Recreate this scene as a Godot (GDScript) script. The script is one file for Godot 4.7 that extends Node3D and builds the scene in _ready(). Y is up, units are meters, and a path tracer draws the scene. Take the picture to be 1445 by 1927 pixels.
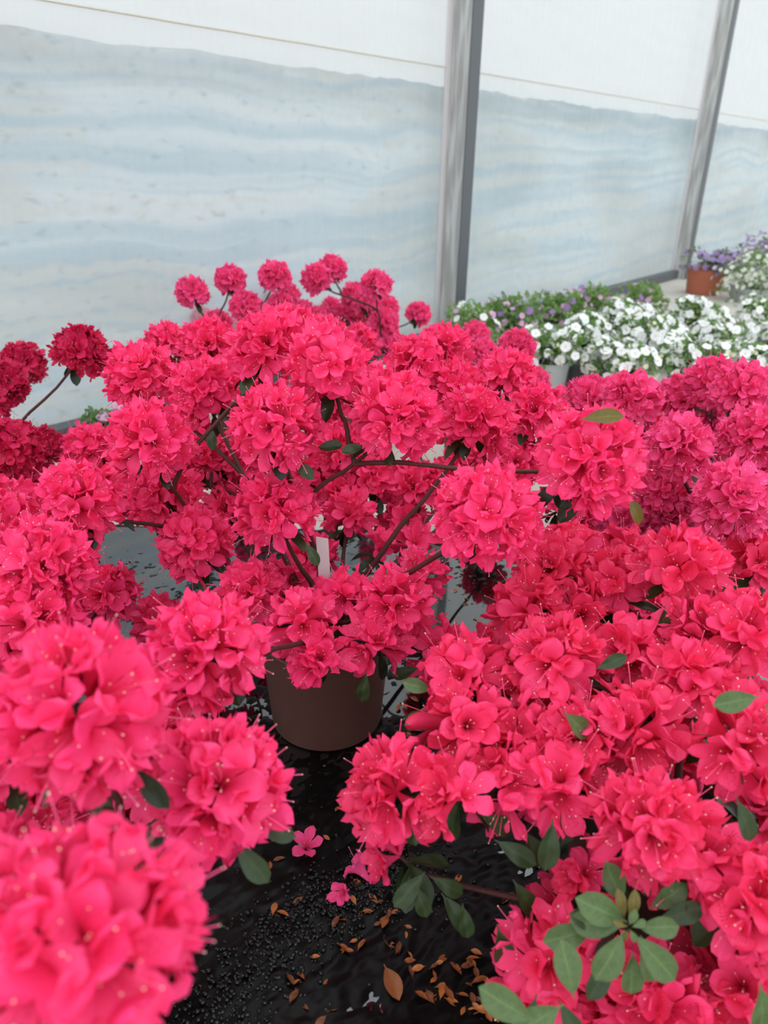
extends Node3D

# ---------------------------------------------------------------- camera geometry (frame 1445 x 1927)
const F := 1408.0
const PITCH := 25.4
const ROLL := 1.2
const EYE := Vector3(0, 0.64, 0)
const WALL_A := Vector3(-0.8003, 0, -1.6925)
const WALL_U := Vector3(0.63288, 0, -0.77425)
const WALL_N := Vector3(0.77425, 0, 0.63288)
const FOV_LENS := 17.536

var rng := RandomNumberGenerator.new()
var taken := {}
var M := {}
var flowers := {}
var leaves := []
var nz := FastNoiseLite.new()
var fine := FastNoiseLite.new()

func look() -> Basis:
	return Basis(Vector3.RIGHT, deg_to_rad(-PITCH)) * Basis(Vector3(0, 0, 1), deg_to_rad(ROLL))

func ray(x: float, y: float) -> Vector3:
	return look() * Vector3((x - 722.5) / F, (963.5 - y) / F, -1.0)

func at_depth(x: float, y: float, d: float) -> Vector3:
	return EYE + ray(x, y) * d

func on_level(x: float, y: float, h := 0.0) -> Vector3:
	var r := ray(x, y)
	return EYE + r * ((h - EYE.y) / r.y)

func wall(s: float, h: float, out := 0.0) -> Vector3:
	return WALL_A + WALL_U * s + WALL_N * out + Vector3(0, h, 0)

# ---------------------------------------------------------------- mesh building
class Shape:
	var v := PackedVector3Array()
	var uv := PackedVector2Array()
	var idx := PackedInt32Array()

	func tri(a: int, b: int, c: int) -> void:
		idx.append(a); idx.append(b); idx.append(c)

	func grid(p: Array, nu: int, nv: int, wrap_u := false, uvs = null) -> void:
		var o := v.size()
		for k in p.size():
			v.append(p[k])
			if uvs != null:
				uv.append(uvs[k])
			else:
				uv.append(Vector2(float(k % nu) / float(max(1, nu - 1)), float(k / nu) / float(max(1, nv - 1))))
		var lim := nu if wrap_u else nu - 1
		for j in nv - 1:
			for i in lim:
				var i2 := (i + 1) % nu
				var a := o + j * nu + i
				var b := o + j * nu + i2
				var c := o + (j + 1) * nu + i
				var d := o + (j + 1) * nu + i2
				tri(a, c, b)
				tri(b, c, d)

	func tube(path: Array, radii: Array, sides := 6) -> void:
		var pts := []
		var n := path.size()
		var side := Vector3.RIGHT
		for i in n:
			var t: Vector3 = (path[min(i + 1, n - 1)] - path[max(i - 1, 0)]).normalized()
			if i == 0:
				side = t.cross(Vector3(0.31, 0.2, 0.93)).normalized()
			side = (side - t * side.dot(t)).normalized()
			var up := t.cross(side)
			for k in sides:
				var a := TAU * k / sides
				pts.append(path[i] + (side * cos(a) + up * sin(a)) * radii[i])
		grid(pts, sides, n, true)

	func ball(c: Vector3, r: Vector3, nu := 6, nv := 4) -> void:
		var pts := []
		for j in nv + 1:
			var b := PI * j / nv
			for i in nu:
				var a := TAU * i / nu
				pts.append(c + Vector3(cos(a) * sin(b) * r.x, -cos(b) * r.y, -sin(a) * sin(b) * r.z))
		grid(pts, nu, nv + 1, true)

	func lathe(prof: Array, n := 40) -> void:
		var pts := []
		for q in prof:
			for i in n:
				var a := TAU * i / n
				pts.append(Vector3(cos(a) * q.x, q.y, -sin(a) * q.x))
		grid(pts, n, prof.size(), true)

	func quad(a: Vector3, b: Vector3, c: Vector3, d: Vector3) -> void:
		var o := v.size()
		for q in [a, b, c, d]:
			v.append(q)
		for q in [Vector2(0, 0), Vector2(1, 0), Vector2(1, 1), Vector2(0, 1)]:
			uv.append(q)
		tri(o, o + 2, o + 1)
		tri(o, o + 3, o + 2)

	# box with chamfered long edges: section in the (ax, ay) plane, swept along az
	func bar(c: Vector3, ax: Vector3, ay: Vector3, az: Vector3, ch := 0.1) -> void:
		var s := []
		for q in [[1, 1], [-1, 1], [-1, -1], [1, -1]]:
			var m: float = ch * minf(ax.length(), ay.length())
			var x: float = 1.0 - m / ax.length()
			var y: float = 1.0 - m / ay.length()
			if q[0] * q[1] > 0:
				s.append(ax * q[0] + ay * q[1] * y)
				s.append(ax * q[0] * x + ay * q[1])
			else:
				s.append(ax * q[0] * x + ay * q[1])
				s.append(ax * q[0] + ay * q[1] * y)
		var flip: bool = ax.cross(ay).dot(az) < 0.0
		for k in 8:
			var a: Vector3 = s[k]
			var b: Vector3 = s[(k + 1) % 8]
			if flip:
				quad(c + b - az, c + a - az, c + a + az, c + b + az)
			else:
				quad(c + a - az, c + b - az, c + b + az, c + a + az)
		for e in [-1.0, 1.0]:
			var o := v.size()
			for k in 8:
				v.append(c + s[k] + az * e)
				uv.append(Vector2(0.5, 0.5))
			for k in range(1, 7):
				if (e > 0.0) != flip:
					tri(o, o + k + 1, o + k)
				else:
					tri(o, o + k, o + k + 1)

	func arrays() -> Array:
		var n := PackedVector3Array()
		n.resize(v.size())
		for i in range(0, idx.size(), 3):
			var a := v[idx[i]]
			var f := (v[idx[i + 2]] - a).cross(v[idx[i + 1]] - a)
			n[idx[i]] += f
			n[idx[i + 1]] += f
			n[idx[i + 2]] += f
		for i in n.size():
			n[i] = n[i].normalized() if n[i].length_squared() > 1e-20 else Vector3.UP
		var a2 := []
		a2.resize(Mesh.ARRAY_MAX)
		a2[Mesh.ARRAY_VERTEX] = v
		a2[Mesh.ARRAY_NORMAL] = n
		a2[Mesh.ARRAY_TEX_UV] = uv
		a2[Mesh.ARRAY_INDEX] = idx
		return a2

func mesh_of(list: Array) -> ArrayMesh:
	var m := ArrayMesh.new()
	for q in list:
		m.add_surface_from_arrays(Mesh.PRIMITIVE_TRIANGLES, q[0].arrays() if q[0] is Shape else q[0])
		m.surface_set_material(m.get_surface_count() - 1, q[1])
	return m

func numbered(called: String) -> String:
	taken[called] = taken.get(called, -1) + 1
	return called if taken[called] == 0 else "%s_%03d" % [called, taken[called]]

func node(called: String, parent: Node, mesh: Mesh, tr := Transform3D()) -> MeshInstance3D:
	var o := MeshInstance3D.new()
	o.mesh = mesh
	o.transform = tr
	if parent == self:
		o.name = numbered(called)
		add_child(o)
	else:
		o.name = called
		parent.add_child(o, true)
	return o

func part(called: String, parent: Node, shape: Shape, mat: Material) -> MeshInstance3D:
	return node(called, parent, mesh_of([[shape, mat]]))

func thing(called: String, label: String, category: String, at: Vector3, group := "") -> Node3D:
	var o := Node3D.new()
	o.name = numbered(called)
	o.position = at
	add_child(o)
	tag(o, label, category, group)
	return o

func tag(o: Node, label: String, category: String, group := "") -> void:
	o.set_meta("label", label)
	o.set_meta("category", category)
	if group:
		o.set_meta("group", group)

func structure(o: Node, label: String, category: String) -> void:
	tag(o, label, category)
	o.set_meta("kind", "structure")

func copies(called: String, parent: Node, mesh: Mesh, where: Array) -> void:
	var mm := MultiMesh.new()
	mm.transform_format = MultiMesh.TRANSFORM_3D
	mm.mesh = mesh
	mm.instance_count = where.size()
	for i in where.size():
		mm.set_instance_transform(i, where[i])
	var o := MultiMeshInstance3D.new()
	o.multimesh = mm
	o.set_meta("kind", "stuff")
	if parent == self:
		o.name = numbered(called)
		add_child(o)
	else:
		o.name = called
		parent.add_child(o, true)

# ---------------------------------------------------------------- materials
func mat(c: Color, rough := 0.6, spec := 0.5) -> StandardMaterial3D:
	var m := StandardMaterial3D.new()
	m.albedo_color = c
	m.roughness = rough
	m.metallic_specular = spec
	m.cull_mode = BaseMaterial3D.CULL_DISABLED
	return m

func picture(w: int, h: int, f: Callable) -> ImageTexture:
	var im := Image.create(w, h, false, Image.FORMAT_RGBA8)
	for y in h:
		for x in w:
			im.set_pixel(x, y, f.call(x / float(w), y / float(h)))
	return ImageTexture.create_from_image(im)

func petal_veins(marked: bool) -> ImageTexture:
	return picture(96, 128, func(u: float, v: float) -> Color:
		var x := u * 2.0 - 1.0
		var k := 0.0
		for q in [0.0, 0.22, 0.45, 0.7]:
			var line: float = q * (0.35 + 0.75 * v) + 0.02 * sin(v * 17.0 + q * 9.0)
			k = maxf(k, exp(-pow((absf(x) - line) / 0.035, 2.0)) * (1.0 - q * 0.5))
		k *= clampf(1.15 - v, 0.0, 1.0)
		var g := 0.5 + 0.5 * nz.get_noise_2d(u * 260.0, v * 90.0)
		var c := Color(1.0, 0.94 + 0.06 * g, 0.94 + 0.06 * g).lerp(Color(0.88, 0.62, 0.74), k * 0.6)
		if marked:
			var spot := 0.0
			for q in [0.0, 0.2, 0.42]:
				var line2: float = q * (0.4 + 0.8 * v)
				spot = maxf(spot, exp(-pow((absf(x) - line2) / 0.035, 2.0)))
			var dash := smoothstep(-0.15, 0.25, nz.get_noise_2d(u * 90.0 + 300.0, v * 420.0))
			spot *= dash * (smoothstep(0.3, 0.42, v) - smoothstep(0.72, 0.86, v))
			c = c.lerp(Color(0.62, 0.2, 0.4), spot * 0.5)
		return c)

func make_materials() -> void:
	nz.seed = 4
	nz.frequency = 0.02
	fine.seed = 9
	fine.noise_type = FastNoiseLite.TYPE_SIMPLEX_SMOOTH
	fine.frequency = 1.0
	M.veins = petal_veins(false)
	M.veins_marked = petal_veins(true)
	M.anther = mat(Color(0.98, 0.82, 0.74), 0.5)
	var leaf_tex := picture(64, 128, func(u: float, v: float) -> Color:
		var x := absf(u * 2.0 - 1.0)
		var k := exp(-pow(x / 0.05, 2.0))
		var s := fposmod(v * 9.0 - x * 2.2, 1.0)
		k = maxf(k, 0.45 * exp(-pow((s - 0.5) / 0.09, 2.0)) * (1.0 - x))
		var g := 0.5 + 0.5 * nz.get_noise_2d(u * 140.0, v * 240.0)
		return Color(0.66, 0.68, 0.66).lerp(Color(0.84, 0.84, 0.78), g).lerp(Color(1.0, 1.0, 0.86), k * 0.75))
	var greens := [Color(0.17, 0.23, 0.14), Color(0.27, 0.35, 0.20), Color(0.45, 0.55, 0.34), Color(0.55, 0.48, 0.2)]
	M.leaf = []
	for g in greens:
		var m := mat(g, 0.42, 0.45)
		m.albedo_texture = leaf_tex
		m.backlight_enabled = true
		m.backlight = Color(0.4, 0.5, 0.25)
		M.leaf.append(m)
	M.bark = mat(Color(0.30, 0.13, 0.105), 0.65)
	var bark_tex := NoiseTexture2D.new()
	bark_tex.width = 128; bark_tex.height = 128; bark_tex.seamless = true
	bark_tex.noise = nz.duplicate()
	bark_tex.noise.frequency = 0.06
	M.grain = bark_tex
	M.bark.heightmap_enabled = true
	M.bark.heightmap_texture = bark_tex
	M.bark.heightmap_scale = 0.05
	M.soil = mat(Color(0.13, 0.09, 0.07), 0.95)
	M.pot = mat(Color(0.37, 0.245, 0.215), 0.5, 0.4)
	M.pot.heightmap_enabled = true
	M.pot.heightmap_texture = bark_tex
	M.pot.heightmap_scale = 0.01
	M.grey_pot = mat(Color(0.66, 0.67, 0.67), 0.55)
	M.clay = mat(Color(0.69, 0.39, 0.29), 0.8)
	M.tray = mat(Color(0.32, 0.33, 0.34), 0.6)
	M.tag = mat(Color(0.82, 0.80, 0.80), 0.5)

func blossom_materials(c: Color, spread: float, r: RandomNumberGenerator) -> Array:
	var out := []
	for k in 3:
		var tone := Color.from_hsv(fposmod(c.h + r.randf_range(-0.006, 0.008), 1.0), clampf(c.s + r.randf_range(-spread, spread), 0, 1), clampf(c.v + r.randf_range(-spread, spread), 0, 1))
		var set_ := []
		for tex in [M.veins, M.veins_marked]:
			var m := mat(tone, 0.5, 0.33)
			m.albedo_texture = tex
			m.backlight_enabled = true
			m.backlight = Color(0.62, 0.6, 0.6)
			set_.append(m)
		var st := mat(tone.lerp(Color(1, 0.55, 0.6), 0.25), 0.5)
		set_.append(st)
		out.append(set_)
	return out

# ---------------------------------------------------------------- azalea pieces (unit size: a flower is 1 long, opens to about 1.15 wide)
func petal(sh: Shape, r: RandomNumberGenerator, phi: float, size: float, open: float, ruffle: float) -> void:
	var nu := 9
	var nv := 11
	var pts := []
	var p1 := r.randf() * TAU
	var p2 := r.randf() * TAU
	var curl := r.randf_range(-0.12, 0.22)
	var lift := r.randf_range(-0.05, 0.06)
	var twist := r.randf_range(-0.12, 0.12)
	for j in nv:
		var t := float(j) / (nv - 1)
		for i in nu:
			var u := float(i) / (nu - 1) * 2.0 - 1.0
			var rr := 0.0
			var z := 0.0
			var w := 0.0
			if t < 0.36:
				var q := t / 0.36
				rr = 0.05 + 0.15 * pow(q, 1.4) * open
				z = 0.56 * q
				w = rr * 0.68
			else:
				var q := (t - 0.36) / 0.64
				rr = 0.05 + 0.15 * open + (0.45 * open) * pow(q, 0.92) * size
				z = 0.56 + (0.42 * sin(q * 1.45) * (1.25 - 0.42 * open)) + lift * q - curl * q * q
				var base := (0.05 + 0.15 * open) * 0.68
				if q < 0.5:
					w = lerpf(base, 0.265 * size, smoothstep(0.0, 0.5, q))
				else:
					w = 0.265 * size * sqrt(maxf(0.0, 1.0 - pow((q - 0.5) / 0.505, 2.0)))
				z += ruffle * q * (0.085 * sin(u * 4.2 + p1) * absf(u) + 0.07 * sin(q * 9.0 + p2) * u * u * signf(u) + 0.014 * sin(q * 15.0 + u * 5.0 + p1) * absf(u))
				z += 0.05 * u * u * q - 0.035 * exp(-pow(u * 4.0, 2.0)) * q
			var a := phi + u * w / maxf(rr, 0.02) * 0.98 + twist * t * t
			pts.append(Vector3(cos(a) * rr, z, -sin(a) * rr))
	sh.grid(pts, nu, nv)

func flower_mesh(r: RandomNumberGenerator, set_: Array, kind: int) -> ArrayMesh:
	var plain := Shape.new()
	var marked := Shape.new()
	var fil := Shape.new()
	var tip := Shape.new()
	var open := 1.0
	if kind == 1:
		open = 0.86
	elif kind == 2:
		open = 1.1
	elif kind == 3:
		open = 0.95
	for k in 5:
		var phi := TAU * k / 5.0 + r.randf_range(-0.1, 0.1)
		petal(marked if k == 0 or (k == 1 and kind != 2) else plain, r, phi, r.randf_range(0.92, 1.1), open * r.randf_range(0.94, 1.06), 1.0)
	if kind == 3 or kind == 4:
		for k in 5:
			petal(plain, r, TAU * (k + 0.5) / 5.0 + r.randf_range(-0.15, 0.15), r.randf_range(0.75, 0.92), open * r.randf_range(0.66, 0.82), 1.5)
	var lean := Vector3(r.randf_range(-0.1, 0.1), 0, r.randf_range(-0.1, 0.1))
	for k in 6:
		var a := TAU * k / 5.0 + r.randf_range(-0.3, 0.3)
		var reach := r.randf_range(0.72, 1.02)
		var spread := r.randf_range(0.08, 0.22)
		var rad := 0.008
		if k == 5:
			reach = 1.38
			spread = 0.1
			rad = 0.011
		var path := []
		var radii := []
		for i in 5:
			var t := i / 4.0
			path.append(Vector3(cos(a) * (0.03 + spread * t * t), 0.15 + (reach - 0.15) * t, sin(a) * (0.03 + spread * t * t)) + lean * t * t)
			radii.append(rad)
		fil.tube(path, radii, 3)
		var knob := r.randf_range(0.011, 0.018)
		tip.ball(path[4], Vector3(knob, knob * 1.3, knob), 5, 3)
	return mesh_of([[plain, set_[0]], [marked, set_[1]], [fil, set_[2]], [tip, M.anther]])

func leaf_shape(r: RandomNumberGenerator, width: float, pointed: float) -> Shape:
	var sh := Shape.new()
	var pts := []
	var nu := 5
	var nv := 10
	var bend := r.randf_range(0.05, 0.3)
	for j in nv:
		var t := float(j) / (nv - 1)
		var q := clampf((t - 0.1) / 0.9, 0.0, 1.0)
		var w := width * pow(sin(PI * pow(q, 1.0 + 0.5 * (1.0 - pointed))), lerpf(0.55, 0.9, pointed)) + 0.012
		if j == nv - 1:
			w = 0.004
		for i in nu:
			var u := float(i) / (nu - 1) * 2.0 - 1.0
			pts.append(Vector3(u * w, absf(u) * w * 0.35 - bend * t * t + 0.012 * sin(t * 14.0 + u * 2.0), t))
	sh.grid(pts, nu, nv)
	return sh

func make_azalea_parts() -> void:
	var r := RandomNumberGenerator.new()
	r.seed = 21
	var tones := {
		"hot": Color(0.995, 0.285, 0.555), "coral": Color(0.99, 0.28, 0.475), "rose": Color(0.98, 0.35, 0.58), "crimson": Color(0.82, 0.15, 0.35),
	}
	for name_ in tones:
		var mats := blossom_materials(tones[name_], 0.02, r)
		var list := []
		for k in 8:
			list.append(flower_mesh(r, mats[k % 3], k % 5))
		flowers[name_] = list
	for m in M.leaf:
		var list := []
		for k in 3:
			list.append(mesh_of([[leaf_shape(r, r.randf_range(0.17, 0.22) + (0.06 if m == M.leaf[2] else 0.0), r.randf_range(0.0, 0.4)), m]]))
		leaves.append(list)

func frame(y: Vector3, spin: float) -> Basis:
	y = y.normalized()
	var x := y.cross(Vector3(0.12, 0.31, 0.94)).normalized()
	return Basis(x, y, x.cross(y)).rotated(y, spin)

func leaf_frame(dir: Vector3, up: Vector3) -> Basis:
	var z := dir.normalized()
	var x := up.cross(z).normalized()
	return Basis(x, z.cross(x), z)

func bezier(a: Vector3, b: Vector3, c: Vector3, d: Vector3, t: float) -> Vector3:
	var s := 1.0 - t
	return a * s * s * s + b * 3.0 * s * s * t + c * 3.0 * s * t * t + d * t * t * t

func brown_pot(o: Node3D, top: float, height: float, m: Material) -> void:
	var s := Shape.new()
	var b := top * 0.88
	s.lathe([Vector2(0.0005, 0.0015), Vector2(b - 0.004, 0.0015), Vector2(b, 0.005), Vector2(lerpf(b, top, 0.8), height * 0.8), Vector2(lerpf(b, top, 0.8) + 0.0012, height * 0.81),
		Vector2(top - 0.001, height * 0.975), Vector2(top + 0.0015, height * 0.985), Vector2(top + 0.001, height), Vector2(top - 0.002, height), Vector2(top - 0.003, height * 0.985), Vector2(lerpf(b, top, 0.6) - 0.003, height * 0.6), Vector2(0.001, height * 0.58)], 56)
	part("pot", o, s, m)
	var d := Shape.new()
	var pts := []
	var n := 28
	for j in 10:
		var rr: float = (top - 0.004) * j / 9.0
		for i in n:
			var a := TAU * i / n
			pts.append(Vector3(cos(a) * rr, height * 0.86 + 0.006 * fine.get_noise_2d(cos(a) * rr * 130.0, sin(a) * rr * 130.0), -sin(a) * rr))
	d.grid(pts, n, 10, true)
	part("soil", o, d, M.soil)

# spots: [pixel x, pixel y, width in pixels, optional true width in metres]
func azalea(label: String, tone: String, base: Vector3, spots: Array, o_: Dictionary) -> void:
	var r := RandomNumberGenerator.new()
	r.seed = o_.get("seed", 1)
	var size: float = o_.get("size", 0.088)
	var bloom: float = o_.get("bloom", 0.028)
	var pot_h: float = o_.get("pot_h", 0.13)
	var pot_r: float = o_.get("pot_r", 0.077)
	var o := thing("azalea_plant", label, "plant", base, "potted azaleas")
	brown_pot(o, pot_r, pot_h, M.pot)
	var heart := Vector3(0, pot_h * 0.86, 0)
	var eye := EYE - base
	var all := []
	var stems := []
	for n in spots.size():
		var s: Array = spots[n]
		var wide: float = s[3] if s.size() > 3 else size
		var depth: float = F * wide / s[2]
		var c := at_depth(s[0], s[1], depth) - base
		c.y = maxf(c.y, wide * 0.35)
		stems.append({"c": c, "wide": wide, "px": float(s[2]), "far": (c - heart).length()})
	# stems: shorter ones first, later ones fork off the nearest
	var order := range(stems.size())
	order.sort_custom(func(a, b): return stems[a].far < stems[b].far)
	var paths := []
	for k in order:
		var e: Dictionary = stems[k]
		var c: Vector3 = e.c
		var start := heart + Vector3(r.randf_range(-1, 1), 0, r.randf_range(-1, 1)) * 0.014
		var first := 0.0042
		var fork := -1
		var near: float = 0.6 * e.far
		for j in paths.size():
			var mid: Vector3 = paths[j][6]
			var d: float = mid.distance_to(c)
			if d < near and mid.distance_to(heart) < e.far * 0.8 and mid.y < c.y + 0.01 and r.randf() < 0.75:
				near = d
				fork = j
		if fork >= 0:
			start = paths[fork][5]
			first = 0.0028
		var rise: Vector3 = c - start
		var b1 := start + Vector3(rise.x * 0.25, maxf(rise.y * 0.45, 0.02), rise.z * 0.25)
		var b2 := c - (rise.normalized() * 0.6 + Vector3.UP * 0.55) * minf(0.05, rise.length() * 0.4)
		var path := []
		var radii := []
		for i in 10:
			var t := i / 9.0
			path.append(bezier(start, b1, b2, c, t) + Vector3(r.randf_range(-1, 1), r.randf_range(-1, 1), r.randf_range(-1, 1)) * 0.0016 * sin(PI * t))
			radii.append(lerpf(first, 0.0017, t))
		paths.append(path)
		var b := Shape.new()
		b.tube(path, radii, 7)
		part("branch", o, b, M.bark)
		e.axis = (path[9] - path[7]).normalized()
	for n in stems.size():
		var e: Dictionary = stems[n]
		var cl := Node3D.new()
		cl.name = "flower_cluster"
		cl.position = e.c
		o.add_child(cl, true)
		var rad: float = e.wide * 0.458
		var axis: Vector3 = (e.axis * 0.8 + Vector3.UP * 0.5).normalized()
		var count := int(clampf(o_.get("dense", 3.8) * pow(e.wide / bloom, 2.0), 2.0, 40.0))
		var basis := frame(axis, r.randf() * TAU)
		var low: float = o_.get("low", -0.62) if count > 7 else 0.1
		for i in count:
			var y := lerpf(1.0, low, (i + 0.12) / count)
			var a := i * 2.39996 + r.randf_range(-0.25, 0.25)
			var w := sqrt(maxf(0.0, 1.0 - y * y))
			var d := (basis * Vector3(cos(a) * w, y, sin(a) * w) + Vector3(r.randf_range(-1, 1), r.randf_range(-1, 1), r.randf_range(-1, 1)) * 0.16).normalized()
			var long := minf(bloom, rad * 1.55) * r.randf_range(0.82, 1.0)
			var from := maxf(rad * r.randf_range(0.9, 1.03) - long, rad * 0.06)
			var tr := Transform3D(frame(d, r.randf() * TAU).scaled_local(Vector3(1, 1, 1) * long * r.randf_range(1.0, 1.12)), d * from)
			var pos: Vector3 = e.c + d * rad
			var score: float = d.dot((eye - pos).normalized()) * e.px * (0.6 if n >= o_.get("filler", 999) else 1.0)
			all.append([score, cl, tr, r.randi() % 8, e.c])
		var nl: int = o_.get("leaves", 4)
		for i in nl:
			var a := TAU * i / nl + r.randf_range(-0.5, 0.5)
			var side := basis * Vector3(cos(a), 0, sin(a))
			var dir: Vector3 = side + axis * r.randf_range(-0.9, -0.15) + Vector3.DOWN * 0.25
			var at: Vector3 = e.c - e.axis * rad * r.randf_range(0.25, 0.7)
			node("leaf", o, leaves[o_.get("green", 0) if r.randf() < 0.7 else 1][r.randi() % 3], Transform3D(leaf_frame(dir, Vector3.UP).scaled(Vector3.ONE * r.randf_range(0.028, 0.042) * (bloom / 0.033)), at))
	for q in o_.get("extra_leaves", []):   # [pixel x, y, depth, direction in the picture (degrees), length, green]
		var at := at_depth(q[0], q[1], q[2]) - base
		var b := look()
		var dir := (b.x * cos(deg_to_rad(q[3])) + b.y * sin(deg_to_rad(q[3]))) + b.z * r.randf_range(-0.1, 0.4)
		node("leaf", o, leaves[q[5]][r.randi() % 3], Transform3D(leaf_frame(dir, (b.z + Vector3.UP * 0.4).normalized()).scaled(Vector3.ONE * q[4]), at))
	all.sort_custom(func(a, b): return a[0] > b[0])
	var rest := []
	for i in all.size():
		var q: Array = all[i]
		if i < 290:
			node("flower", q[1], flowers[tone][q[3]], q[2])
		else:
			rest.append(Transform3D(q[2].basis, q[2].origin + q[4]))
	if rest.size():
		copies("rear_flowers", o, flowers[tone][0], rest)

# ---------------------------------------------------------------- bedding plants by the wall
func five_petals(c: Color, wide: float, eye_c: Color) -> ArrayMesh:
	var s := Shape.new()
	for k in 5:
		var pts := []
		for j in 4:
			var t := j / 3.0
			for i in 3:
				var u := i - 1.0
				var w: float = [0.05, 0.26, 0.3, 0.14][j]
				var x := 0.05 + 0.46 * t
				var a := TAU * k / 5.0
				pts.append((Vector3(cos(a), 0, -sin(a)) * x + Vector3(sin(a), 0, cos(a)) * u * w + Vector3(0, 0.12 * t - 0.1 * t * t * absf(u) , 0)) * wide)
		s.grid(pts, 3, 4)
	var b := Shape.new()
	b.ball(Vector3(0, 0.03, 0) * wide, Vector3(0.08, 0.06, 0.08) * wide, 6, 3)
	var m := mat(c, 0.6)
	m.backlight_enabled = true
	m.backlight = Color(0.45, 0.45, 0.45)
	return mesh_of([[s, m], [b, mat(eye_c, 0.6)]])

func bedding(called: String, label: String, base: Vector3, o_: Dictionary) -> void:
	var r := RandomNumberGenerator.new()
	r.seed = o_.seed
	var o := thing(called, label, "plant", base, o_.get("group", ""))
	var pr: float = o_.get("pot_r", 0.065)
	var ph: float = o_.get("pot_h", 0.075)
	brown_pot(o, pr, ph, o_.get("pot", M.grey_pot))
	var wide: float = o_.wide
	var tall: float = o_.tall
	var spots := []
	var n: int = o_.get("leaf_count", 420)
	var mounds := []
	for k in 7:
		var a := r.randf() * TAU
		mounds.append(Vector3(cos(a), 0, sin(a)) * wide * r.randf_range(0.15, 0.6) + Vector3(0, ph + tall * r.randf_range(0.05, 0.42), 0))
	var place := func(shell: float) -> Array:
		var c: Vector3 = mounds[r.randi() % 7]
		var d := Vector3(r.randf_range(-1, 1), r.randf_range(-0.7, 1), r.randf_range(-1, 1)).normalized()
		return [c + d * Vector3(wide * 0.42, tall * 0.45, wide * 0.42) * shell, d]
	for i in n:
		var q: Array = place.call(r.randf_range(0.55, 1.0))
		var d: Vector3 = q[1] + Vector3(r.randf_range(-1, 1), r.randf_range(-0.6, 0.8), r.randf_range(-1, 1)) * 0.8
		spots.append(Transform3D(leaf_frame(d, (Vector3.UP + q[1] * 0.5).normalized()).scaled(Vector3.ONE * r.randf_range(0.7, 1.2) * o_.get("leaf", 0.02)), q[0]))
	copies("foliage", o, M.small_leaf[o_.get("green", 0)], spots)
	var stalks := Shape.new()
	for k in 7:
		var m: Vector3 = mounds[k]
		stalks.tube([Vector3(m.x * 0.1, ph * 0.85, m.z * 0.1), Vector3(m.x * 0.5, lerpf(ph, m.y, 0.7), m.z * 0.5), m], [0.002, 0.0016, 0.001], 5)
	part("stems", o, stalks, M.green_stem)
	var kinds: Array = o_.kinds
	for i in o_.count:
		var q: Array = place.call(r.randf_range(0.98, 1.12))
		var d: Vector3 = (q[1] + Vector3(r.randf_range(-1, 1), r.randf_range(-0.2, 1), r.randf_range(-0.4, 1.4)) * 0.5).normalized()
		node("flower", o, kinds[r.randi() % kinds.size()], Transform3D(frame(d, r.randf() * TAU).scaled_local(Vector3.ONE * r.randf_range(0.8, 1.15)), q[0]))

# ---------------------------------------------------------------- ground
var ridge := []
func mat_height(x: float, z: float) -> float:
	var h := 0.0035 * fine.get_noise_2d(x * 5.0, z * 5.0) + 0.0030 * fine.get_noise_2d(x * 40.0 + 7.0, z * 40.0) + 0.0022 * fine.get_noise_2d(x * 130.0, z * 130.0 + 3.0)
	var best := 9.0
	for i in ridge.size() - 1:
		var a: Vector3 = ridge[i]
		var b: Vector3 = ridge[i + 1]
		var p := Vector2(x, z)
		var q := Geometry2D.get_closest_point_to_segment(p, Vector2(a.x, a.z), Vector2(b.x, b.z))
		best = minf(best, p.distance_to(q))
	h += 0.0075 * exp(-pow(best / 0.03, 2.0)) * (0.75 + 0.6 * fine.get_noise_2d(x * 170.0, z * 170.0))
	return 0.005 + h + 0.0034 * smoothstep(-0.78, -0.6, z)

const WATER := 0.0062

func rest_height(x: float, z: float) -> float:
	return maxf(WATER, mat_height(x, z))

func _ready() -> void:
	# ---- camera
	var cam := Camera3D.new()
	cam.name = "camera"
	cam.transform = Transform3D(look(), EYE)
	cam.keep_aspect = Camera3D.KEEP_HEIGHT
	var lens := CameraAttributesPhysical.new()
	lens.frustum_focal_length = FOV_LENS
	lens.frustum_near = 0.02
	lens.frustum_far = 200.0
	lens.frustum_focus_distance = 0.80
	lens.exposure_aperture = 4.5
	cam.attributes = lens
	cam.fov = 2.0 * rad_to_deg(atan(963.5 / F))
	cam.near = 0.02
	cam.far = 200.0
	add_child(cam)
	cam.current = true
	# ---- sky: even bright overcast
	var env := Environment.new()
	env.background_mode = Environment.BG_SKY
	var sky_m := ProceduralSkyMaterial.new()
	sky_m.sky_top_color = Color(0.94, 0.97, 1.0)
	sky_m.sky_horizon_color = Color(0.93, 0.95, 0.97)
	sky_m.ground_horizon_color = Color(0.72, 0.73, 0.72)
	sky_m.ground_bottom_color = Color(0.66, 0.66, 0.64)
	env.sky = Sky.new()
	env.sky.sky_material = sky_m
	env.background_energy_multiplier = 1.75
	env.tonemap_mode = Environment.TONE_MAPPER_LINEAR
	env.tonemap_exposure = 1.0
	env.sdfgi_enabled = true
	env.ssao_enabled = true
	env.ssil_enabled = true
	var we := WorldEnvironment.new()
	we.name = "surroundings"
	we.environment = env
	add_child(we)

	rng.seed = 77
	make_materials()
	make_azalea_parts()
	build_wall()
	build_ground()
	build_azaleas()
	build_bedding()
	build_litter()

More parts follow.
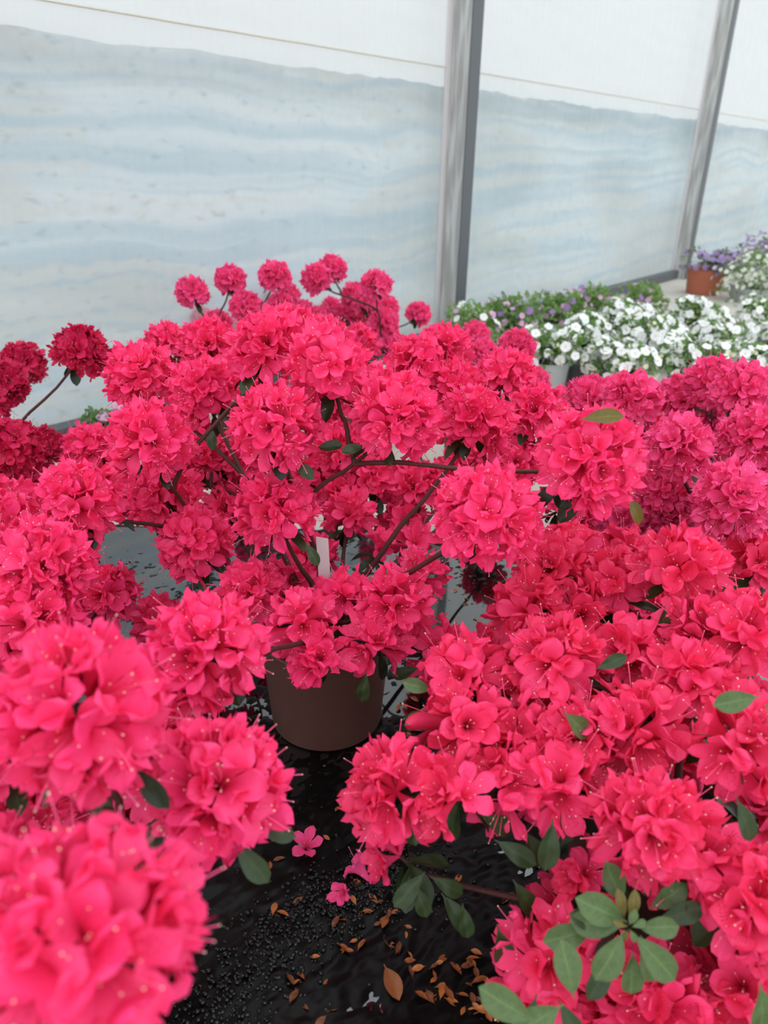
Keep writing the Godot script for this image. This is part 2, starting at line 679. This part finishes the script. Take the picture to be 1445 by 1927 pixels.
func build_wall() -> void:
	var o := Node3D.new()
	o.name = "wall_back"
	add_child(o)
	structure(o, "greenhouse side wall of milky plastic film between galvanised steel posts", "wall")
	# steel
	var steel_tex := picture(96, 384, func(u: float, v: float) -> Color:
		var g := 0.5 + 0.5 * nz.get_noise_2d(u * 150.0, v * 420.0)
		var s := 0.5 + 0.5 * nz.get_noise_2d(u * 700.0 + 50.0, v * 60.0)
		var k := 0.55 * smoothstep(0.3, 0.75, g) + 0.45 * s
		return Color(0.58, 0.58, 0.56).lerp(Color(0.84, 0.845, 0.84), k))
	var steel := mat(Color(1, 1, 1), 0.5)
	steel.albedo_texture = steel_tex
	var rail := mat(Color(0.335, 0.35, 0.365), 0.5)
	var posts := [-0.888, 1.556, 4.0, 6.444]
	for s in posts:
		var b := Shape.new()
		b.bar(wall(s + 0.0305, 1.3, 0.0415), WALL_U * 0.0305, WALL_N * 0.0415, Vector3(0, 1.3, 0), 0.12)
		var pp := part("post", o, b, steel)
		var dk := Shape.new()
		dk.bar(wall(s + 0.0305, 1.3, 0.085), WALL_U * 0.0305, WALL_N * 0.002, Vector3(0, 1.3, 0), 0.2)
		part("face_shade_strip", pp, dk, rail)  # added dark strip: shade of the post's inner face put into colour
		var c := Shape.new()
		c.bar(wall(s - 0.012, 1.3, 0.006), WALL_U * 0.011, WALL_N * 0.005, Vector3(0, 1.3, 0), 0.2)
		part("film_clamp", o, c, M.tag)
	for k in 3:
		var a: float = posts[k] + 0.061
		var e: float = posts[k + 1]
		var b := Shape.new()
		b.bar(wall((a + e) / 2, 0.024, 0.022), Vector3(0, 0.024, 0), WALL_N * 0.022, WALL_U * ((e - a) / 2 - 0.001), 0.12)
		part("bottom_rail", o, b, rail)
	# the clear front film, faintly streaked by run-off
	var streak := picture(512, 256, func(u: float, v: float) -> Color:
		var k := 0.5 + 0.5 * nz.get_noise_2d(u * 2600.0, v * 26.0)
		var g := 0.5 + 0.5 * nz.get_noise_2d(u * 420.0 + 31.0, v * 300.0)
		return Color(1, 1, 0.99, 0.34 + 0.16 * k * g + 0.10 * g))
	var film := mat(Color(0.93, 0.94, 0.94), 0.45, 0.35)
	film.albedo_texture = streak
	film.transparency = BaseMaterial3D.TRANSPARENCY_ALPHA
	film.backlight_enabled = true
	film.backlight = Color(1, 1, 1)
	# the inner sheet let down behind it, blue-grey, creased from side to side and dirty towards the ground
	var sheet_tex := picture(1024, 512, func(u: float, v: float) -> Color:
		var x := u * 7.0
		var y := v * 0.9
		var warp := 0.07 * nz.get_noise_2d(x * 40.0, y * 60.0)
		var band := 0.5 + 0.5 * nz.get_noise_2d(x * 14.0 + 90.0, (y + warp + 0.02 * x) * 900.0)
		var patch := 0.5 + 0.5 * nz.get_noise_2d(x * 35.0, y * 140.0 + 500.0)
		var grit := 0.5 + 0.5 * nz.get_noise_2d(x * 900.0, y * 1500.0)
		var c := Color(0.66, 0.745, 0.785).lerp(Color(0.84, 0.865, 0.87), smoothstep(0.2, 0.75, band) * 0.85)
		c = c.lerp(Color(0.565, 0.665, 0.71), smoothstep(0.42, 0.72, patch) * 0.6)
		var stain := smoothstep(0.56, 0.66, 0.62 * band + 0.38 * grit + (0.16 if patch > 0.5 else 0.0) + 0.22 * (v - 0.5))
		c = c.lerp(Color(0.79, 0.77, 0.735), stain * 0.55)
		return c.lerp(Color(0.50, 0.60, 0.66), 0.5 * smoothstep(0.66, 0.8, grit)))
	var sheet := mat(Color(1, 1, 1), 0.6, 0.3)
	sheet.albedo_texture = sheet_tex
	sheet.backlight_enabled = true
	sheet.backlight = Color(1, 1, 1)
	var lap := mat(Color(0.73, 0.75, 0.76), 0.6, 0.3)
	lap.backlight_enabled = true
	lap.backlight = Color(1, 1, 1)
	var seam := mat(Color(0.80, 0.77, 0.70), 0.8)
	for k in 3:
		var a: float = posts[k] + 0.0
		var e: float = posts[k + 1] + 0.061
		var pts := []
		var uvs := []
		for j in 33:
			for i in 41:
				var s := lerpf(a, e, i / 40.0)
				var h := 2.6 * j / 32.0
				pts.append(wall(s, h, -0.002 + 0.004 * fine.get_noise_2d(s * 1.2, h * 2.0) * sin(PI * i / 40.0)))
				uvs.append(Vector2(s / 2.4, 1.0 - h / 2.6))
		var b := Shape.new()
		b.grid(pts, 41, 33, false, uvs)
		part("film_panel", o, b, film)
	var creased := func(lo: float, hi: float, out: float, amp: float, edge: float, m: Material, called: String) -> void:
		for k in 3:
			var a: float = posts[k]
			var e: float = posts[k + 1]
			var pts := []
			var uvs := []
			var ni := 81
			var nj := 91
			for j in nj:
				for i in ni:
					var s := lerpf(a, e, i / float(ni - 1))
					var top := hi + edge * fine.get_noise_2d(s * 1.7, 3.0) + edge * 0.7 * fine.get_noise_2d(s * 11.0, 8.0)
					var h := lerpf(lo, top, j / float(nj - 1))
					var sag := h + 0.05 * sin(PI * i / float(ni - 1)) + 0.03 * s
					var w := amp * (0.6 * fine.get_noise_2d(s * 0.9, sag * 16.0) + 0.4 * fine.get_noise_2d(s * 2.2 + 5.0, sag * 34.0) + 0.16 * fine.get_noise_2d(s * 3.0, sag * 62.0 + 4.0) + 0.9 * fine.get_noise_2d(s * 0.8, h * 2.2))
					pts.append(wall(s, h, out + w))
					uvs.append(Vector2((s + 1.0) / 7.5, 1.0 - h / 0.9))
			var b := Shape.new()
			b.grid(pts, ni, nj, false, uvs)
			part(called, o, b, m)
	creased.call(0.0, 0.865, -0.06, 0.014, 0.012, sheet, "inner_sheet")
	creased.call(0.80, 2.6, -0.10, 0.01, 0.0, lap, "upper_sheet")
	for k in 3:
		var b := Shape.new()
		var path := []
		var radii := []
		for i in 40:
			var s := lerpf(posts[k] + 0.062, posts[k + 1] - 0.001, i / 39.0)
			path.append(wall(s, 0.912 + 0.001 * fine.get_noise_2d(s * 3.0, 0.0), 0.0035))
			radii.append(0.0022)
		b.tube(path, radii, 6)
		part("seam", o, b, seam)

func build_ground() -> void:
	var concrete := mat(Color(1, 1, 1), 0.75)
	concrete.albedo_texture = picture(256, 256, func(u: float, v: float) -> Color:
		var g := 0.5 + 0.5 * nz.get_noise_2d(u * 300.0, v * 300.0)
		var f := 0.5 + 0.5 * nz.get_noise_2d(u * 2400.0, v * 2400.0)
		return Color(0.70, 0.665, 0.61).lerp(Color(0.84, 0.82, 0.78), 0.6 * g + 0.4 * f))
	concrete.uv1_triplanar = true
	concrete.uv1_world_triplanar = true
	concrete.uv1_scale = Vector3(0.8, 0.8, 0.8)
	var s := Shape.new()
	s.bar(Vector3(1.0, -0.05, -2.5), Vector3(6, 0, 0), Vector3(0, 0.05, 0), Vector3(0, 0, 6.0), 0.1)
	var f := part("floor", self, s, concrete)
	structure(f, "pale concrete floor along the film wall", "floor")
	# wet black mat
	ridge = [on_level(330, 2010), on_level(470, 1850), on_level(560, 1750), on_level(680, 1690), on_level(800, 1650)]
	var wet := mat(Color(0.045, 0.042, 0.04), 0.34, 0.3)
	wet.albedo_texture = picture(256, 256, func(u: float, v: float) -> Color:
		var g := 0.5 + 0.5 * nz.get_noise_2d(u * 800.0, v * 800.0)
		var m := smoothstep(0.62, 0.8, 0.5 + 0.5 * nz.get_noise_2d(u * 260.0 + 77.0, v * 260.0))
		return Color(0.75, 0.72, 0.7).lerp(Color(1, 1, 1), g).lerp(Color(1.1, 1.4, 0.8), m * 0.8))
	var x0 := -1.0
	var x1 := 1.0
	var z0 := -1.26
	var z1 := -0.1
	var nx := 420
	var nzz := 250
	var pts := []
	var uvs := []
	for j in nzz:
		for i in nx:
			var x := lerpf(x0, x1, i / float(nx - 1))
			var z := lerpf(z0, z1, j / float(nzz - 1))
			var h := mat_height(x, z)
			if i == 0 or j == 0 or i == nx - 1 or j == nzz - 1:
				h = 0.001
			pts.append(Vector3(x, h, z))
			uvs.append(Vector2(x * 3.0, z * 3.0))
	var g := Shape.new()
	g.grid(pts, nx, nzz, false, uvs)
	var mt := part("capillary_mat", self, g, wet)
	tag(mt, "black wet capillary mat spread on the floor under the azaleas", "mat")
	var water := mat(Color(0.05, 0.05, 0.05), 0.03, 0.7)
	water.clearcoat_enabled = true
	water.clearcoat = 1.0
	water.clearcoat_roughness = 0.03
	var w := Shape.new()
	var wp := []
	for j in 60:
		for i in 90:
			var x := lerpf(x0 + 0.02, x1 - 0.02, i / 89.0)
			var z := lerpf(z0 + 0.015, z1 - 0.015, j / 59.0)
			wp.append(Vector3(x, WATER + 0.00012 * fine.get_noise_2d(x * 25.0, z * 25.0), z))
	w.grid(wp, 90, 60)
	var wo := part("puddle_water", self, w, water)
	tag(wo, "thin sheet of still water lying on the black mat", "water")
	wo.set_meta("kind", "stuff")
	# grit
	var stone := Shape.new()
	stone.ball(Vector3.ZERO, Vector3(1, 0.7, 0.85), 6, 4)
	var dark := mat(Color(0.09, 0.095, 0.085), 0.16)
	var sm := mesh_of([[stone, dark]])
	var spots := []
	for i in 2600:
		var p := Vector3.ZERO
		if i < 1700:
			var k := rng.randi() % 4
			p = ridge[k].lerp(ridge[k + 1], rng.randf()) + Vector3(rng.randfn(0, 0.022), 0, rng.randfn(0, 0.018))
		else:
			p = Vector3(rng.randf_range(-0.6, 0.6), 0, rng.randf_range(-1.2, -0.3))
		p.y = mat_height(p.x, p.z) + 0.0003
		spots.append(Transform3D(Basis(Vector3.UP, rng.randf() * TAU).scaled(Vector3.ONE * rng.randf_range(0.0009, 0.0028)), p))
	copies("wet_grit", self, sm, spots)
	var gr := get_child(get_child_count() - 1)
	tag(gr, "dark wet grit and crumbs strewn over the black mat", "grit")

func build_azaleas() -> void:
	azalea("big hot-pink azalea in a fully visible round brown pot, bare stems showing", "hot", Vector3(-0.066, 0.0045, -0.739), [
		[266, 713, 135], [318, 656, 95], [396, 656, 112], [385, 738, 138], [504, 657, 150], [622, 695, 165], [518, 803, 168], [284, 832, 158], [548, 630, 112], [612, 640, 95], [672, 655, 88],
		[747, 790, 168], [896, 798, 142], [1009, 782, 125], [951, 712, 115], [782, 688, 118], [835, 661, 105], [915, 972, 205, 0.096], [1108, 868, 212, 0.1], [520, 962, 158], [655, 972, 90, 0.062], [444, 893, 108],
		[156, 945, 165], [311, 937, 140], [370, 1028, 146], [470, 1117, 122, 0.07], [567, 1174, 105, 0.055], [741, 1137, 122, 0.065], [652, 1129, 80, 0.045], [710, 1218, 95, 0.05], [601, 1243, 84, 0.043], [815, 1222, 86, 0.048],
		[712, 1034, 52, 0.034], [778, 1030, 60, 0.04], [787, 1086, 72, 0.044], [392, 1229, 222], [300, 1170, 92, 0.066], [172, 852, 112], [1075, 945, 120], [930, 880, 90],
		[640, 850, 112, 0.08], [565, 890, 108, 0.078], [470, 860, 110, 0.08], [700, 900, 105, 0.075], [345, 810, 116], [430, 970, 108, 0.078], [860, 905, 108, 0.078], [585, 1055, 92, 0.062], [240, 930, 118], [700, 745, 122], [590, 770, 120], [440, 720, 118], [860, 740, 118], [545, 1095, 86, 0.055], [780, 920, 106, 0.076], [640, 930, 100, 0.072], [760, 985, 84, 0.06], [880, 1010, 90, 0.065], [330, 880, 112, 0.08], [385, 862, 110, 0.08], [968, 872, 112, 0.08], [905, 860, 112, 0.08]],
		{"seed": 3, "filler": 40, "size": 0.088, "bloom": 0.0325, "leaves": 4,
		"extra_leaves": [[1062, 908, 0.66, 215, 0.04, 0], [1100, 905, 0.655, 240, 0.042, 0], [1090, 790, 0.62, 8, 0.035, 3], [1180, 930, 0.68, -60, 0.032, 3], [545, 862, 0.74, -40, 0.032, 1], [690, 840, 0.74, 190, 0.026, 1], [590, 845, 0.76, 10, 0.03, 1], [395, 800, 0.85, -80, 0.03, 1], [505, 1165, 0.8, 20, 0.034, 1], [690, 1265, 0.68, -100, 0.03, 1], [790, 1255, 0.75, 200, 0.03, 1], [575, 1020, 0.74, -60, 0.026, 1]]})
	azalea("low spreading coral-pink azalea with big loose flowers and leafy green rosette", "coral", Vector3(0.245, 0.0045, -0.47), [
		[1037, 1078, 122, 0.065], [1157, 1102, 124, 0.065], [1278, 1073, 152, 0.075], [1068, 1042, 110, 0.07], [1175, 1045, 95, 0.065], [992, 1153, 118, 0.06], [1090, 1158, 120, 0.062], [1037, 1247, 168, 0.075], [876, 1279, 122, 0.055], [876, 1368, 130, 0.055],
		[1188, 1243, 138, 0.065], [1300, 1296, 182, 0.08], [1313, 1194, 138, 0.065], [1412, 1198, 165, 0.075], [1425, 1064, 110, 0.065], [974, 1402, 140, 0.06], [1090, 1399, 155, 0.065], [1193, 1379, 145, 0.06], [1394, 1400, 180, 0.07],
		[1224, 1558, 208, 0.075], [1319, 1630, 150, 0.055], [1409, 1702, 215, 0.075], [957, 1475, 128, 0.052], [1058, 1478, 138, 0.055], [1098, 1648, 96, 0.038], [1030, 1812, 150, 0.056], [1058, 1694, 84, 0.036], [1240, 1885, 180, 0.066], [1334, 1815, 140, 0.055], [1430, 1543, 120, 0.05],
		[745, 1490, 152, 0.06], [858, 1505, 110, 0.042], [752, 1611, 88, 0.038], [1150, 1500, 110, 0.055], [1300, 1440, 120, 0.06], [1130, 1900, 130, 0.05], [1400, 1860, 150, 0.055], [1370, 1300, 110, 0.065], [1130, 1320, 110, 0.065], [960, 1320, 100, 0.06], [1240, 1150, 100, 0.065], [1380, 1120, 110, 0.07], [1000, 1230, 95, 0.062], [1240, 1460, 110, 0.065], [940, 1230, 90, 0.055]],
		{"seed": 8, "filler": 33, "size": 0.07, "bloom": 0.036, "leaves": 6, "green": 1, "dense": 3.6, "low": -0.35,
		"extra_leaves": [[1180, 1735, 0.47, 150, 0.036, 2], [1180, 1742, 0.465, 180, 0.034, 2], [1175, 1750, 0.46, 235, 0.034, 2], [1190, 1755, 0.46, -45, 0.036, 2], [1195, 1745, 0.465, 10, 0.026, 2], [1185, 1735, 0.47, 80, 0.02, 3], [1175, 1730, 0.47, 100, 0.018, 3], [1183, 1742, 0.462, 70, 0.011, 2], [1180, 1745, 0.46, 150, 0.010, 3], [1188, 1745, 0.46, 20, 0.010, 2], [1182, 1748, 0.458, 250, 0.009, 3], [1184, 1748, 0.456, 300, 0.009, 2], [1165, 1745, 0.47, 165, 0.03, 1], [1205, 1760, 0.475, -70, 0.034, 2], [1150, 1790, 0.48, 240, 0.032, 1], [1230, 1735, 0.49, 20, 0.034, 1], [1120, 1745, 0.48, 190, 0.034, 2], [1170, 1700, 0.5, 110, 0.03, 2], [1220, 1710, 0.5, 40, 0.03, 2], [1190, 1790, 0.48, -90, 0.03, 2],
			[800, 1640, 0.56, 225, 0.034, 1], [810, 1650, 0.56, -30, 0.03, 1], [780, 1660, 0.57, -70, 0.03, 1], [830, 1680, 0.57, -50, 0.036, 1], [930, 1580, 0.55, -25, 0.034, 1], [965, 1655, 0.54, -55, 0.034, 1], [935, 1740, 0.52, -75, 0.038, 1], [870, 1700, 0.55, -80, 0.028, 1], [985, 1560, 0.55, -60, 0.036, 1], [1040, 1540, 0.53, -100, 0.036, 1], [900, 1530, 0.55, -30, 0.034, 1],
			[815, 1300, 0.62, 160, 0.026, 2], [825, 1340, 0.62, 200, 0.03, 2], [1060, 1340, 0.56, -40, 0.03, 2], [1120, 1260, 0.57, 30, 0.026, 1], [1385, 1500, 0.48, -70, 0.03, 1], [1430, 1310, 0.5, 190, 0.03, 2], [1440, 1325, 0.5, -60, 0.03, 2], [1060, 1890, 0.44, 200, 0.034, 2], [1080, 1880, 0.44, 100, 0.032, 2], [1010, 1925, 0.43, 150, 0.036, 2], [1430, 1850, 0.4, -80, 0.034, 2], [1010, 1870, 0.47, -110, 0.03, 1], [1050, 1880, 0.47, -60, 0.03, 1], [1250, 1140, 0.66, -90, 0.028, 1]]})
	azalea("rose-pink azalea of tight round heads in front of the white bedding plants", "rose", Vector3(0.47, 0.0045, -0.98), [
		[1191, 755, 112], [1282, 750, 95], [1340, 722, 104], [1395, 740, 114], [1276, 842, 128], [1363, 800, 100], [1414, 823, 124], [1379, 940, 150], [1247, 917, 115], [1270, 968, 112], [1109, 760, 104], [1432, 885, 90], [1180, 985, 105], [1366, 1018, 125], [1310, 905, 95], [1430, 1000, 120], [1150, 805, 90], [1230, 800, 85], [1440, 745, 100], [1320, 780, 80], [1060, 770, 85], [1310, 1030, 105], [1230, 1020, 95], [1130, 1010, 90], [1420, 960, 90], [1200, 850, 80], [1330, 860, 84]],
		{"seed": 12, "filler": 18, "size": 0.086, "bloom": 0.0305, "leaves": 3})
	azalea("hot-pink azalea with few huge heads overhanging the black mat", "hot", Vector3(-0.24, 0.0045, -0.33), [
		[152, 1335, 330, 0.094], [408, 1485, 268, 0.088], [150, 1772, 450, 0.094], [300, 1435, 210, 0.085], [40, 1570, 220, 0.085], [15, 1400, 230, 0.085], [230, 1560, 180, 0.08], [110, 1500, 190, 0.08], [-40, 1700, 300, 0.085]],
		{"seed": 17, "filler": 6, "bloom": 0.036, "leaves": 4, "extra_leaves": [[165, 1465, 0.41, -60, 0.032, 1], [250, 1440, 0.41, -45, 0.03, 0], [440, 1580, 0.46, -50, 0.034, 1], [480, 1560, 0.47, -10, 0.026, 1]]})
	azalea("hot-pink azalea between the huge-headed azalea and the dark crimson azalea", "hot", Vector3(-0.42, 0.0045, -0.66), [
		[85, 1065, 185], [200, 1118, 112, 0.07], [60, 1172, 190], [30, 990, 118, 0.078], [5, 1055, 140], [50, 955, 92, 0.066], [-10, 1240, 180], [130, 1010, 118, 0.075], [110, 1130, 130, 0.08], [20, 1120, 140], [150, 1180, 110, 0.07], [-20, 945, 100, 0.07]],
		{"seed": 23, "filler": 7, "bloom": 0.034, "leaves": 3})
	azalea("dark crimson azalea, one round head held out on a bare stem", "crimson", Vector3(-0.72, 0.0, -1.12), [
		[152, 664, 106], [44, 688, 88], [8, 722, 98], [28, 842, 112], [82, 840, 80, 0.07], [32, 922, 98], [-10, 880, 100], [-30, 760, 100], [58, 900, 80]],
		{"seed": 29, "filler": 7, "size": 0.084, "bloom": 0.028, "leaves": 3})
	azalea("rose azalea of small round heads behind the big azalea, farther from the steel post", "rose", Vector3(-0.33, 0.0, -1.72), [
		[362, 552, 64], [434, 529, 62], [462, 578, 64], [517, 522, 64], [541, 557, 50], [490, 560, 48], [528, 576, 54], [375, 600, 52], [410, 610, 55], [570, 590, 52], [440, 620, 50], [500, 610, 50]],
		{"seed": 31, "size": 0.078, "bloom": 0.0275, "leaves": 2})
	azalea("rose azalea with heads on thin stalks behind the big azalea, nearer the steel post", "rose", Vector3(-0.06, 0.0, -1.74), [
		[597, 527, 60], [625, 508, 56], [707, 538, 62], [666, 557, 52], [687, 572, 54], [725, 582, 54], [721, 608, 58], [787, 592, 50], [624, 582, 46], [652, 592, 50], [704, 634, 54], [734, 648, 58], [690, 610, 50], [600, 600, 50]],
		{"seed": 37, "size": 0.078, "bloom": 0.0275, "leaves": 2})
	azalea("rose azalea with few round heads beside the light grey pot of white flowers", "rose", Vector3(0.2, 0.0, -1.52), [
		[893, 632, 56], [971, 655, 74], [906, 668, 62], [860, 650, 60], [820, 640, 58], [940, 690, 66], [850, 690, 66], [780, 660, 60], [1000, 720, 66], [900, 720, 66]],
		{"seed": 41, "filler": 7, "size": 0.08, "bloom": 0.0275, "leaves": 2})
	# plant label pushed into the brown pot
	var t := Shape.new()
	var top := at_depth(606, 1012, 0.78)
	var foot := Vector3(top.x + 0.006, 0.09, top.z - 0.01)
	var ax := Vector3(0.0065, 0, 0.002)
	t.bar((top + foot) / 2, ax, Vector3(-0.0001, 0, 0.0004), (top - foot) / 2, 0.2)
	var tg := part("plant_tag", self, t, M.tag)
	tag(tg, "blank white plastic plant tag standing among the stems in brown pot", "tag")

func build_bedding() -> void:
	M.green_stem = mat(Color(0.35, 0.45, 0.22), 0.7)
	M.small_leaf = []
	var r := RandomNumberGenerator.new()
	r.seed = 5
	for c in [Color(0.33, 0.47, 0.24), Color(0.44, 0.56, 0.32), Color(0.26, 0.36, 0.2)]:
		var m := mat(c, 0.6)
		m.backlight_enabled = true
		m.backlight = Color(0.5, 0.6, 0.3)
		var s := Shape.new()
		var pts := []
		for j in 4:
			for i in 3:
				pts.append(Vector3((i - 1) * [0.06, 0.4, 0.34, 0.04][j], absf(i - 1.0) * 0.12 - 0.1 * j * j / 9.0, j / 3.0))
		s.grid(pts, 3, 4)
		M.small_leaf.append(mesh_of([[s, m]]))
	var white := five_petals(Color(0.95, 0.95, 0.94), 0.029, Color(0.85, 0.78, 0.3))
	var bud := five_petals(Color(0.88, 0.89, 0.72), 0.012, Color(0.8, 0.8, 0.5))
	var mauve := five_petals(Color(0.62, 0.44, 0.72), 0.024, Color(0.8, 0.7, 0.3))
	var pink := five_petals(Color(0.86, 0.66, 0.8), 0.022, Color(0.8, 0.7, 0.3))
	var lilac := five_petals(Color(0.64, 0.52, 0.72), 0.026, Color(0.7, 0.6, 0.7))
	var cream := five_petals(Color(0.86, 0.87, 0.80), 0.021, Color(0.7, 0.75, 0.45))
	# [pixel of the pot's foot on the floor, seed]
	bedding("bacopa_plant", "white flowered bacopa in a light grey pot beside the dark grey tray", on_level(1022, 738), {"seed": 1, "wide": 0.13, "tall": 0.12, "count": 120, "kinds": [white, white, white, bud], "group": "white bedding plants", "pot_r": 0.068, "pot_h": 0.1})
	var whites := [[1158, 752], [1290, 745], [1400, 740], [1100, 690], [1225, 690], [1340, 690], [1440, 690], [1290, 645], [1400, 640], [1180, 655]]
	var wl := ["white flowered bacopa whose grey pot rim shows between tray and rose azalea", "white flowered bacopa in the front row, second along from the dark tray", "white flowered bacopa in the front row, third along from the dark tray", "white flowered bacopa in the second row, just behind the dark tray", "white flowered bacopa in the second row, second along from the tray", "white flowered bacopa in the second row, third along from the tray", "white flowered bacopa in the second row, fourth along from the tray", "white flowered bacopa in the back row, next to the clay pot side", "white flowered bacopa in the back row below the greyish-white mound", "white flowered bacopa in the back row next to the leafy mauve plants"]
	var ml := ["leafy bedding plant with pale pink flowers at the foot of the steel post", "leafy mauve and pink bedding plant second from the steel post", "leafy mauve and pink bedding plant third from the steel post", "leafy mauve and pink bedding plant fourth from the steel post", "leafy mauve and pink bedding plant farthest from the nearer steel post"]
	for k in whites.size():
		bedding("bacopa_plant", wl[k], on_level(whites[k][0], whites[k][1]), {"seed": 60 + k, "wide": 0.14, "tall": 0.125, "count": 175, "kinds": [white, white, white, bud], "group": "white bedding plants"})
	var mixed := [[880, 672], [960, 655], [1040, 640], [1110, 628], [1180, 618]]
	for k in mixed.size():
		bedding("bedding_plant", ml[k], on_level(mixed[k][0], mixed[k][1]), {"seed": 90 + k, "wide": 0.17, "tall": 0.145, "count": 44, "kinds": [mauve, pink, pink, mauve] if k > 0 else [pink, white], "leaf_count": 620, "green": 1, "group": "leafy bedding plants by the wall"})
	var far := on_level(1322, 552)
	bedding("campanula_plant", "lilac flowered plant in an orange clay pot by the steel post", far, {"seed": 110, "wide": 0.17, "tall": 0.13, "count": 150, "kinds": [lilac], "pot": M.clay, "pot_r": 0.1, "pot_h": 0.13, "leaf_count": 350, "green": 2})
	bedding("alyssum_plant", "tall mound of greyish-white blossom beside the orange clay pot", on_level(1408, 566), {"seed": 111, "wide": 0.22, "tall": 0.26, "count": 290, "kinds": [cream], "pot_r": 0.1, "pot_h": 0.07, "leaf_count": 400})
	bedding("campanula_plant", "lilac flowered plant behind the greyish-white mound against the film", on_level(1420, 528), {"seed": 112, "wide": 0.22, "tall": 0.2, "count": 150, "kinds": [lilac], "pot_r": 0.1, "pot_h": 0.13, "leaf_count": 300, "green": 2})
	bedding("lantana_plant", "small green plant with pale mauve flowers before the wall rail", on_level(215, 838), {"seed": 113, "wide": 0.06, "tall": 0.06, "count": 26, "kinds": [pink], "pot_r": 0.045, "pot_h": 0.045, "leaf_count": 260, "leaf": 0.016})
	# tray
	var c := on_level(1088, 735) + Vector3(0.02, 0, -0.06)
	var tr := thing("plastic_tray", "dark grey plastic tray between pots of white flowers", "tray", c)
	var t := Shape.new()
	var ring := func(x: float, z: float, y: float) -> Array:
		var out := []
		for i in 32:
			var a := TAU * i / 32.0
			var q := pow(pow(absf(cos(a)), 6.0) + pow(absf(sin(a)), 6.0), -1.0 / 6.0)
			out.append(Vector3(cos(a) * q * x, y, -sin(a) * q * z))
		return out
	var pts := []
	for q in [[0.001, 0.001, 0.001], [0.048, 0.053, 0.001], [0.05, 0.055, 0.004], [0.055, 0.06, 0.076], [0.06, 0.065, 0.078], [0.06, 0.065, 0.081], [0.053, 0.058, 0.081], [0.048, 0.053, 0.006], [0.001, 0.001, 0.005]]:
		pts.append_array(ring.call(q[0], q[1], q[2]))
	t.grid(pts, 32, 9, true)
	part("body", tr, t, M.tray)
	var lip := Shape.new()
	pts = []
	for q in [[0.0585, 0.0635, 0.068], [0.0605, 0.0655, 0.068], [0.0615, 0.0665, 0.082], [0.0595, 0.0645, 0.082]]:
		pts.append_array(ring.call(q[0], q[1], q[2]))
	lip.grid(pts, 32, 4, true)
	part("rim", tr, lip, M.tray)

func build_litter() -> void:
	var r := RandomNumberGenerator.new()
	r.seed = 51
	var tones := [Color(0.60, 0.32, 0.14), Color(0.70, 0.40, 0.18), Color(0.46, 0.26, 0.14)]
	var scales := []
	for c in tones:
		for k in 2:
			scales.append(mesh_of([[leaf_shape(r, 0.2, 0.8), mat(c, 0.45)]]))
	var heaps := [[700, 1715, 7], [735, 1735, 6], [640, 1745, 3], [660, 1780, 5], [750, 1790, 9], [775, 1700, 4], [830, 1860, 6], [800, 1835, 8], [895, 1815, 6], [880, 1850, 4], [905, 1900, 9], [815, 1890, 4], [590, 1580, 5], [510, 1575, 3], [520, 1628, 3], [860, 1680, 3], [510, 1725, 3], [565, 1715, 2], [960, 1690, 4], [1000, 1720, 3], [670, 1500, 3], [670, 1520, 3], [780, 1390, 3], [750, 1310, 3], [860, 1130, 4], [900, 1160, 3], [700, 1650, 2], [600, 1830, 3], [555, 1860, 3], [250, 1060, 4], [265, 1110, 3], [450, 1350, 2], [600, 1900, 3]]
	for q in heaps:
		for i in q[2]:
			var p := on_level(q[0] + r.randfn(0, 13), q[1] + r.randfn(0, 11), WATER)
			var b := Basis(Vector3.UP, r.randf() * TAU) * Basis(Vector3(0, 0, 1), r.randf_range(-0.5, 0.5)) * Basis(Vector3.RIGHT, r.randf_range(-0.35, 0.1))
			p.y = rest_height(p.x, p.z) + 0.0008
			var o := node("bud_scale", self, scales[r.randi() % 6], Transform3D(b.scaled(Vector3.ONE * r.randf_range(0.007, 0.0155)), p))
			tag(o, "small dry orange-brown bud scale fallen on the wet black mat", "bud scale", "fallen bud scales on the mat")
	var lf := on_level(722, 1828, WATER)
	lf.y = rest_height(lf.x, lf.z) + 0.007
	var brown := node("fallen_leaf", self, mesh_of([[leaf_shape(r, 0.24, 0.5), mat(Color(0.55, 0.31, 0.15), 0.4)]]), Transform3D(Basis(Vector3.UP, 0.45).scaled(Vector3.ONE * 0.03), lf))
	tag(brown, "large dry brown leaf lying on the mat amid bud scales", "leaf")
	var drop := [[577, 1602, Vector3(0.1, 1, 0.35), 0.024, "faded pink azalea flower lying face up on the mat"], [688, 1664, Vector3(-0.6, 0.45, -0.5), 0.028, "fallen pink azalea flower lying on its side below the leafy stem"], [650, 1693, Vector3(-0.5, 0.5, 0.6), 0.02, "small crumpled pink azalea flower fallen on the mat"]]
	for k in 3:
		var q: Array = drop[k]
		var p := on_level(q[0], q[1], WATER)
		p.y = rest_height(p.x, p.z) + 0.005
		var dir: Vector3 = q[2]
		var o := node("fallen_flower", self, flowers.rose[[2, 1, 1][k]], Transform3D(frame(dir, k * 1.3).scaled_local(Vector3.ONE * float(q[3])), p - dir.normalized() * q[3] * [0.4, 0.3, 0.3][k]))
		tag(o, q[4], "flower")
